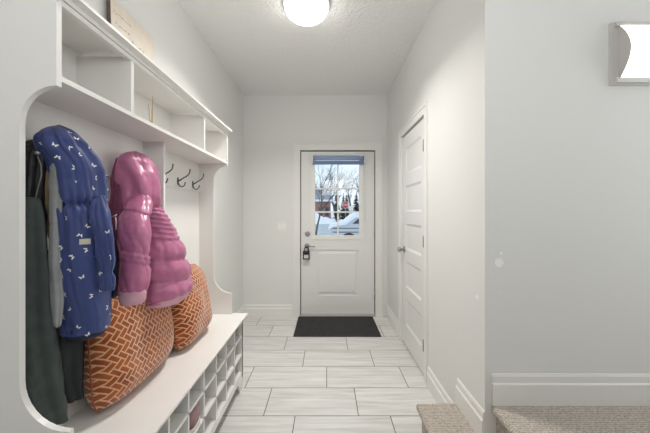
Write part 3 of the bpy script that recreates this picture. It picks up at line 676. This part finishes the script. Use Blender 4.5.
# --- pink puffer
M_pink = mat('pink_puffer', srgb(192, 114, 150), .36, bump=(45, .3, .004), spec=.45, coat=.15)
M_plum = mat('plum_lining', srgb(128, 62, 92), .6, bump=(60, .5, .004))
M_cuff = mat('pale_pink_cuff', srgb(214, 164, 178), .7, bump=(200, .3, .001))
pj = thing('pink_jacket', 'pink puffer child jacket with quilted shoulders hanging by its hood', 'jacket', (-.78, 1.38, .92))
def pfold(A, sd, kf=1.4, kz=5, tw=1.5): return lambda z, th: A*ridge(th, z, kf, kz, sd, tw)+A*.25*ridge(th, z, kf*2, kz*1.7, sd+3, -tw)
hood = loft([(152.5, 131, 141, -.86, .010), (154.5, 125, 147.5, -.85, .03), (160, 119, 152.5, -.84, .05), (168, 117.5, 155, -.835, .065), (180, 117, 157, -.825, .075), (194, 117.5, 157.5, -.815, .078), (204, 120.5, 158, -.812, .066), (211, 126, 157, -.815, .048), (218, 131, 154, -.82, .030)], puff=pfold(.013, 2.9, 1.2, 2.6, 1.2), seed=21, crink=.006, seg=72, sub=7)
obj('hood', hood, M_pink, pj, smooth=True)
# dark opening edge of the hood
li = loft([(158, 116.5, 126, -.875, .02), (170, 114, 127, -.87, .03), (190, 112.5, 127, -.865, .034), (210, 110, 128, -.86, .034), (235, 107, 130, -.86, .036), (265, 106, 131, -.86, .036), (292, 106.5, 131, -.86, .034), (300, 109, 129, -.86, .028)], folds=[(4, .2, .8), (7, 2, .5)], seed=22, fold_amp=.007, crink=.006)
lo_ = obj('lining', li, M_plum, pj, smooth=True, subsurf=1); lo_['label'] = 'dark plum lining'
def seams(ys, Yr, depth):
    zs = [H+(VY-y)*Yr/F for y in ys]
    def f(z, th):
        zz = z+.012*cos(th-.8)
        if zz > zs[0] or zz < zs[-1]: return 0
        for a, b in zip(zs, zs[1:]):
            if b <= zz <= a: return depth*((abs(sin(pi*(zz-b)/(a-b))))**.55-.7)*(min(1, (a-b)/.06)*.75+.25)
        return 0
    return f
yk = [206, 210.5, 215, 219.5, 224, 228.5, 233, 237.5, 258, 278, 297]
pk = seams(yk, 1.42, .019); pw = pfold(.006, 4.4, 1.3, 5, .6)
body = loft([(198, 133, 156, -.82, .05), (205, 131, 159, -.81, .065), (213, 131, 164, -.80, .072), (222, 133, 170, -.795, .076), (235, 136, 177, -.785, .08), (250, 138, 183.5, -.775, .084), (265, 140, 187, -.768, .088), (280, 141, 190, -.764, .09), (292, 141.5, 191, -.762, .088), (297.5, 142, 190, -.762, .082)], puff=lambda z, th: pk(z, th)+pw(z, th), seed=23, crink=.006, sub=10, seg=80)
obj('quilted_body', body, M_pink, pj, smooth=True)
hem = loft([(295, 142.5, 188.5, -.76, .082), (297, 142, 190, -.76, .086), (301, 143.5, 188, -.76, .080), (303, 146, 184, -.76, .070)], seed=24, crink=.002, sub=4)
obj('hem_band', hem, M_cuff, pj, smooth=True, subsurf=1)
ysl = [212, 252, 256, 260, 293]
sk = seams(ysl, 1.17, .012); sw = pfold(.006, 6.1, 1.1, 4, 1)
slv = loft([(192, 131, 148, -.80, .034), (199, 127, 150, -.78, .044), (207, 123.5, 151, -.762, .052), (216, 121, 150, -.75, .054), (228, 120, 149.5, -.735, .054), (242, 120.5, 150, -.725, .053), (256, 121, 149.5, -.72, .052), (272, 121.5, 149.5, -.72, .053), (285, 121.5, 148, -.72, .05), (292, 122, 146, -.72, .044)], puff=lambda z, th: sk(z, th)+sw(z, th), seed=25, crink=.005, sub=9, seg=64)
so = obj('sleeve', slv, M_pink, pj, smooth=True)
cf = loft([(290, 121, 146, -.72, .043), (293, 119.5, 146.5, -.72, .046), (300, 119, 146, -.72, .044), (304, 121, 144.5, -.72, .038)], seed=26, crink=.002, sub=4)
obj('cuff', cf, M_cuff, so, smooth=True, subsurf=1)
bm = BM(); tube(bm, [at(112.5, 217, 1.13), at(114, 216, 1.128), at(116.5, 214.8, 1.126)], .0022, 6); tube(bm, [at(115.6, 217, 1.124), at(116.2, 222, 1.122), at(116.2, 230, 1.12)], [.0015, .003, .003], 6); obj('zipper_pull', bm, mat('pale_zip', srgb(232, 214, 214), .5), pj)

# butterfly coat: woven patch on the body front
EOFX = 0
from mathutils.bvhtree import BVHTree
dg = None
def front_hit(o, px, py):
    me = o.data; vs = [v.co+off(o) for v in me.vertices]; ps = [tuple(p.vertices) for p in me.polygons]
    t_ = BVHTree.FromPolygons(vs, ps); d_ = (at(px, py, 1)-Vector((0, 0, H))).normalized(); return t_.ray_cast(Vector((0, 0, H)), d_)
h = front_hit(bo, 84.5, 241.5)
if h[0]:
    nrm = Vector((h[1].x, h[1].y, 0)).normalized(); u = Vector((-nrm.y, nrm.x, 0)); bm = BM(); patch(bm, h[0]+nrm*.002, u, .028, .017, .004, nrm); o = obj('woven_label', bm, mat('cream_label', srgb(206, 198, 182), .7), bo, bevel=.0008); o['label'] = 'small cream woven label'

# ---------------------------------------------------------------- lamps
M_lampg = mat('opal_glass_lit', srgb(250, 248, 244), .3, emit=((1, .965, .92), 6.0))
cx, cy = at(306.5, 0, 2.07).x, 2.07
t = thing('ceiling_light', 'round white glass flush ceiling light, lit, on the hall ceiling', 'ceiling light', (cx, cy, ZC))
bm = BM(); lathe(bm, [(0, 0), (.165, 0), (.168, -.012), (.160, -.022), (0, -.022)], (cx, cy, ZC), 'Z', 48); obj('base', bm, mat('lamp_rim', srgb(214, 212, 208), .3, .5), t, smooth=False)
bm = BM(); lathe(bm, [(0, -.118)]+[(.152*sin(a), -.030-.088*cos(a)) for a in [k*pi/2/12 for k in range(1, 13)]]+[(.150, -.020), (0, -.020)], (cx, cy, ZC), 'Z', 48); obj('glass_dome', bm, M_lampg, t, smooth=True)
for a in (R(38), R(158), R(278)):
    bm = BM(); p = Vector((cx+.158*cos(a), cy+.158*sin(a), ZC-.03)); bmesh.ops.create_icosphere(bm, subdivisions=2, radius=.006, matrix=Matrix.Translation(p)); obj('retaining_screw', bm, M_nickel, t)
l_ = bpy.data.lights.new('ceiling_light_glow', 'AREA'); l_.shape = 'DISK'; l_.size = .3; l_.spread = R(140); l_.energy = 13.8; l_.color = (1, .97, .93)
lo = bpy.data.objects.new('ceiling_light_glow', l_); C.objects.link(lo); lo.location = (cx, cy, ZC-.125)

# sconce
ppm = F/YC
sx0, sx1 = at(608.3, 0, YC).x, at(648, 0, YC).x; sz0, sz1 = at(0, 86, YC).z, at(0, 24, YC).z
t = thing('wall_sconce', 'lit wall sconce with a bowed white glass on the wall above the landing', 'wall light', ((sx0+sx1)/2, YC, (sz0+sz1)/2))
M_plate = mat('sconce_plate', srgb(212, 210, 207), .35, .2)
M_cap = mat('sconce_end_cap', srgb(206, 200, 196), .4)
bm = BM(); box(bm, sx0, sx1, YC-.014, YC, sz0, sz1); obj('back_plate', bm, M_plate, t, bevel=.002)
gz0, gz1 = sz0+.028, sz1-.024; n_ = 16
bm = BM(); pts = []
for k in range(n_+1):
    s = k/n_; z = gz0+(gz1-gz0)*s; pts.append((YC-.024-.050*sin(pi*s)**.9, z))
poly = pts+[(y+.005, z) for y, z in pts[::-1]]
prism(bm, [(y, z) for y, z in poly], 0, sx0+.036, sx1-.006)
M_sg = mat('sconce_glass_lit', srgb(250, 248, 244), .3, emit=((1, .975, .94), 3.2)); obj('glass_shade', bm, M_sg, t)
for xa in (sx0+.033, sx1-.006):
    bm = BM(); prism(bm, [(y+.001, z) for y, z in pts]+[(YC-.013, gz1), (YC-.013, gz0)], 0, xa, xa+.003); obj('end_cap', bm, M_cap, t)
for za, zb in ((sz0+.006, sz0+.028), (sz1-.024, sz1-.006)):
    bm = BM(); box(bm, sx0+.012, sx1-.004, YC-.030, YC-.013, za, zb); obj('glass_holder', bm, M_plate, t, bevel=.002)

# ---------------------------------------------------------------- outside
GZ = -.10
M_snow = mat('snow', srgb(236, 240, 246), .8, bump=(3, .6, .05)); M_bark = mat('bark', srgb(84, 76, 72), .9, bump=(30, .6, .01))
M_road = mat('wet_driveway', srgb(164, 178, 186), .5, var=(.6, srgb(190, 200, 206), .8))
bm = BM(); box(bm, -30, 30, YB+.16, 120, GZ-.2, GZ); struct(obj('ground_snow', bm, M_snow), 'snow covered ground outside the entry door', 'snow')
bm = BM(); box(bm, -14, 14, 15.5, 37, GZ, GZ+.02); struct(obj('ground_driveway', bm, M_road), 'slushy blue-grey street seen through the door window', 'road')
def mound(name, c, rx, ry, h, label, seed):
    bm = BM(); n1, n2 = 26, 8; rings = []
    for j in range(n2+1):
        q = j/n2; ring = []
        for k in range(n1):
            a = 2*pi*k/n1; rr = (1+.25*noise.noise(Vector((cos(a)*2, sin(a)*2, seed))))*q
            zz = h*(1-q**2)**1.1*(1+.5*noise.noise(Vector((cos(a)*q*3, sin(a)*q*3, seed+5))))
            ring.append(bm.verts.new((c[0]+rx*rr*cos(a), c[1]+ry*rr*sin(a), GZ+max(0, zz))))
        rings.append(ring)
    for j in range(n2):
        for k in range(n1):
            bm.faces.new((rings[j][k], rings[j][(k+1) % n1], rings[j+1][(k+1) % n1], rings[j+1][k]))
    bmesh.ops.remove_doubles(bm, verts=bm.verts[:], dist=1e-4)
    o = obj(name, bm, M_snow, smooth=True, base=(c[0], c[1], GZ)); tag(o, label, 'snow bank')
mound('snow_bank', (-2.2, 39.5, 0), 3.6, 1.2, 1.4, 'long low snow bank before the brick house', 1)
mound('snow_bank', (4.6, 39.5, 0), 2.3, 1.3, 1.2, 'snow bank beyond the stop sign', 2)
mound('snow_bank', (3.6, 16, 0), 2.0, 1.5, .9, 'snow bank behind the snow-covered car', 3)
# house
hs = thing('house', 'red brick house with a snowy dark roof across the street', 'house', (-3.4, 44, GZ))
hx0, hx1 = -6, at(330.5, 0, 44).x; ze = at(0, 201, 44).z
bm = BM(); box(bm, hx0, hx1, 42.5, 50, GZ, ze); obj('wall', bm, mat('red_brick', srgb(160, 122, 112), .9, bump=(12, .4, .02), var=(4, srgb(136, 104, 98), .6)), hs)
bm = BM(); prism(bm, [(42.1, ze), (50.4, ze), (46.2, ze+2.1)], 0, hx0-.3, hx1+.3); obj('roof', bm, mat('slate_roof', srgb(120, 124, 134), .9, var=(1, srgb(170, 176, 184), .6)), hs)
bm = BM(); box(bm, hx0-.3, hx1+.3, 42.02, 42.12, ze-.15, ze+.12); obj('fascia', bm, M_snow, hs)
for xx in (-1.05, -.1): bm = BM(); box(bm, xx, xx+.5, 42.44, 42.52, .9, 2.1); obj('window', bm, mat('dark_window', srgb(60, 66, 76), .2), hs)
# bare trees
def bare_tree(base, h, label, seed, spread=.55, r0=.11, depth=5, lean_=(0, 0)):
    rnd = random.Random(seed); bm = BM()
    def grow(p, d, L_, r, dep):
        pts = [p]; q = p.copy(); dd = d.copy(); rr = [r]
        for k in range(3):
            dd = (dd+Vector((rnd.uniform(-.16, .16), rnd.uniform(-.16, .16), .05))).normalized(); q = q+dd*L_/3; pts.append(q.copy()); rr.append(r*(1-.13*(k+1)))
        tube(bm, pts, rr, 5 if dep > 2 else 3, cap=False)
        if dep == 0: return
        for k in range(3 if dep > 1 else 2):
            a = rnd.uniform(0, 2*pi); s = spread*rnd.uniform(.6, 1.3); nd = (dd+Vector((cos(a)*s, sin(a)*s, rnd.uniform(-.05, .25)))).normalized()
            st = pts[-1] if k < 2 else pts[2]; grow(st, nd, L_*rnd.uniform(.62, .82), r*.58, dep-1)
    grow(Vector(base), Vector((lean_[0], lean_[1], 1)).normalized(), h*.32, r0, depth)
    o = obj('bare_tree', bm, M_bark, base=base); tag(o, label, 'tree', 'bare winter trees outside the door window')
bare_tree((-.62, 18, GZ), 5.2, 'leafless tree nearest the door window, at its left side', 5, .6, .07, 5, (.12, 0))
bare_tree((1.9, 58, GZ), 10, 'tall leafless tree behind the stop sign', 8, .5, .14)
bare_tree((3.9, 46, GZ), 8, 'leafless tree left of the right window edge', 12, .5, .13)
bare_tree((5.2, 48, GZ), 9, 'leafless tree at the right window edge', 15, .5, .14)
bare_tree((-2.4, 66, GZ), 11, 'leafless tree rising behind the brick house roof', 19, .5, .15)
bare_tree((4.2, 36, GZ), 6.5, 'leafless tree standing over the snowy car', 23, .5, .10)
bare_tree((2.0, 62, GZ), 9, 'most distant leafless tree in the middle of the window', 27, .5, .16)
M_fir = mat('dark_evergreen', srgb(70, 78, 74), .95, var=(2, srgb(104, 108, 106), .7))
def fir(base, h, r, label, seed):
    rnd = random.Random(seed); root = thing('evergreen_tree', label, 'tree', base, 'evergreens across the street')
    bm = BM(); tube(bm, [base, (base[0], base[1], base[2]+h*.95)], [r*.10, r*.02], 6); obj('trunk', bm, M_bark, root)
    bm = BM(); B_ = Vector(base)
    for k in range(240):
        q = rnd.random()**.8; z = h*(.12+.88*q); rr = r*(1-q)+.05; a = rnd.uniform(0, 2*pi)
        d_ = Vector((cos(a), sin(a), -.25)); p0 = B_+Vector((0, 0, z)); p1 = p0+d_*rr; sd = Vector((-sin(a), cos(a), 0))*rr*.22
        v = [bm.verts.new(x) for x in (p0, p0+d_*rr*.5+sd, p1, p0+d_*rr*.5-sd+Vector((0, 0, -.05)))]; bm.faces.new(v); v2 = [bm.verts.new(x+Vector((0, 0, -.12))) for x in (p0, p0+d_*rr*.5+sd, p1, p0+d_*rr*.5-sd)]; bm.faces.new(v2)
    obj('boughs', bm, M_fir, root)
fir((1.55, 43, GZ), 5.2, .9, 'dark evergreen right of the brick house', 1)
fir((2.7, 46, GZ), 4.6, .9, 'evergreen beside the window grille, right of the brick house', 2)
fir((3.6, 52, GZ), 4.8, 1.4, 'evergreen behind the stop sign', 3)
fir((5.6, 55, GZ), 5.4, 1.6, 'evergreen at the right edge of the window', 4)
fir((.2, 68, GZ), 4.4, 1.4, 'most distant evergreen, behind the brick house', 6)
# stop sign
sp = at(345.5, 205, 27); sp.x += 0; t = thing('stop_sign', 'red octagonal stop sign on a post across the street', 'road sign', (sp.x, 27, GZ))
M_red = mat('sign_red', srgb(200, 70, 76), .5); M_sw = mat('sign_white', srgb(240, 240, 240), .5)
bm = BM(); prism(bm, [(sp.x+.33*cos(pi/8+k*pi/4), sp.z+.33*sin(pi/8+k*pi/4)) for k in range(8)], 1, 27, 27.01); obj('sign_border', bm, M_sw, t)
bm = BM(); prism(bm, [(sp.x+.30*cos(pi/8+k*pi/4), sp.z+.30*sin(pi/8+k*pi/4)) for k in range(8)], 1, 26.992, 27.002); obj('sign_face', bm, M_red, t)
bm = BM(); tube(bm, [(sp.x, 27.03, GZ), (sp.x, 27.03, sp.z+.3)], .03, 8); obj('post', bm, M_nickel, t)
cu = bpy.data.curves.new('stop_text', 'FONT'); cu.body = 'STOP'; cu.size = .24; cu.extrude = .003; cu.align_x = 'CENTER'; cu.align_y = 'CENTER'
to = bpy.data.objects.new('stop_text', cu); C.objects.link(to); dgx = bpy.context.evaluated_depsgraph_get(); me = bpy.data.meshes.new_from_object(to.evaluated_get(dgx)); bpy.data.objects.remove(to)
me.transform(Matrix.Translation((sp.x, 26.988, sp.z)) @ Matrix.Rotation(pi/2, 4, 'X')); me.transform(Matrix.Translation(-off(t))); me.materials.clear(); me.materials.append(M_sw)
lt = bpy.data.objects.new('lettering', me); C.objects.link(lt); lt.parent = t
sp2 = at(351, 208, 26); bm = BM(); box(bm, sp2.x-.2, sp2.x+.2, 26, 26.02, sp2.z-.22, sp2.z+.18); box(bm, sp2.x-.03, sp2.x+.03, 26.02, 26.06, GZ, sp2.z+.1)
tag(obj('road_sign', bm, M_sw, base=(sp2.x, 26, GZ)), 'small blank white road sign right of the stop sign', 'road sign')
# snow-covered car, side on
cy0 = 11.0
t = thing('car', 'parked car buried in snow at the lower right of the door window', 'car', (1.1, cy0+.9, GZ))
def car_prof(): return [(.18, .20), (.18, .75), (.30, .90), (.75, .98), (1.1, 1.24), (2.5, 1.26), (3.1, 1.03), (3.9, .95), (4.0, .2)]
bm = BM(); prism(bm, [(x-.02, GZ+z) for x, z in car_prof()], 1, cy0, cy0+1.7); obj('body', bm, mat('car_paint', srgb(196, 202, 208), .3), t, bevel=.06)
bm = BM(); prism(bm, [(x-.02, GZ+z) for x, z in ((.12, .76), (.22, .95), (.72, 1.06), (1.05, 1.34), (1.2, 1.40), (2.4, 1.42), (2.6, 1.33), (3.1, 1.12), (3.97, 1.03), (3.9, .94), (3.1, 1.0), (2.5, 1.23), (1.1, 1.21), (.75, .95), (.30, .87))], 1, cy0-.06, cy0+1.76); obj('snow_cover', bm, M_snow, t, bevel=.03)
for xx in (.85, 3.2):
    bm = BM(); lathe(bm, [(0, -.02), (.30, -.02), (.33, .02), (.33, .18), (0, .18)], (xx, cy0, GZ+.33), 'Y', 24); obj('wheel', bm, M_black, t)
bm = BM(); prism(bm, [(x-.02, GZ+z) for x, z in ((1.0, .98), (1.2, 1.16), (2.4, 1.17), (2.75, .98))], 1, cy0-.01, cy0+.01); obj('side_window', bm, mat('car_glass', srgb(70, 78, 88), .15), t)
bm = BM()
for z in (.52, .66, .80): box(bm, .25, 3.8, cy0-.014, cy0+.0, GZ+z, GZ+z+.025)
obj('side_moulding', bm, M_dark, t)
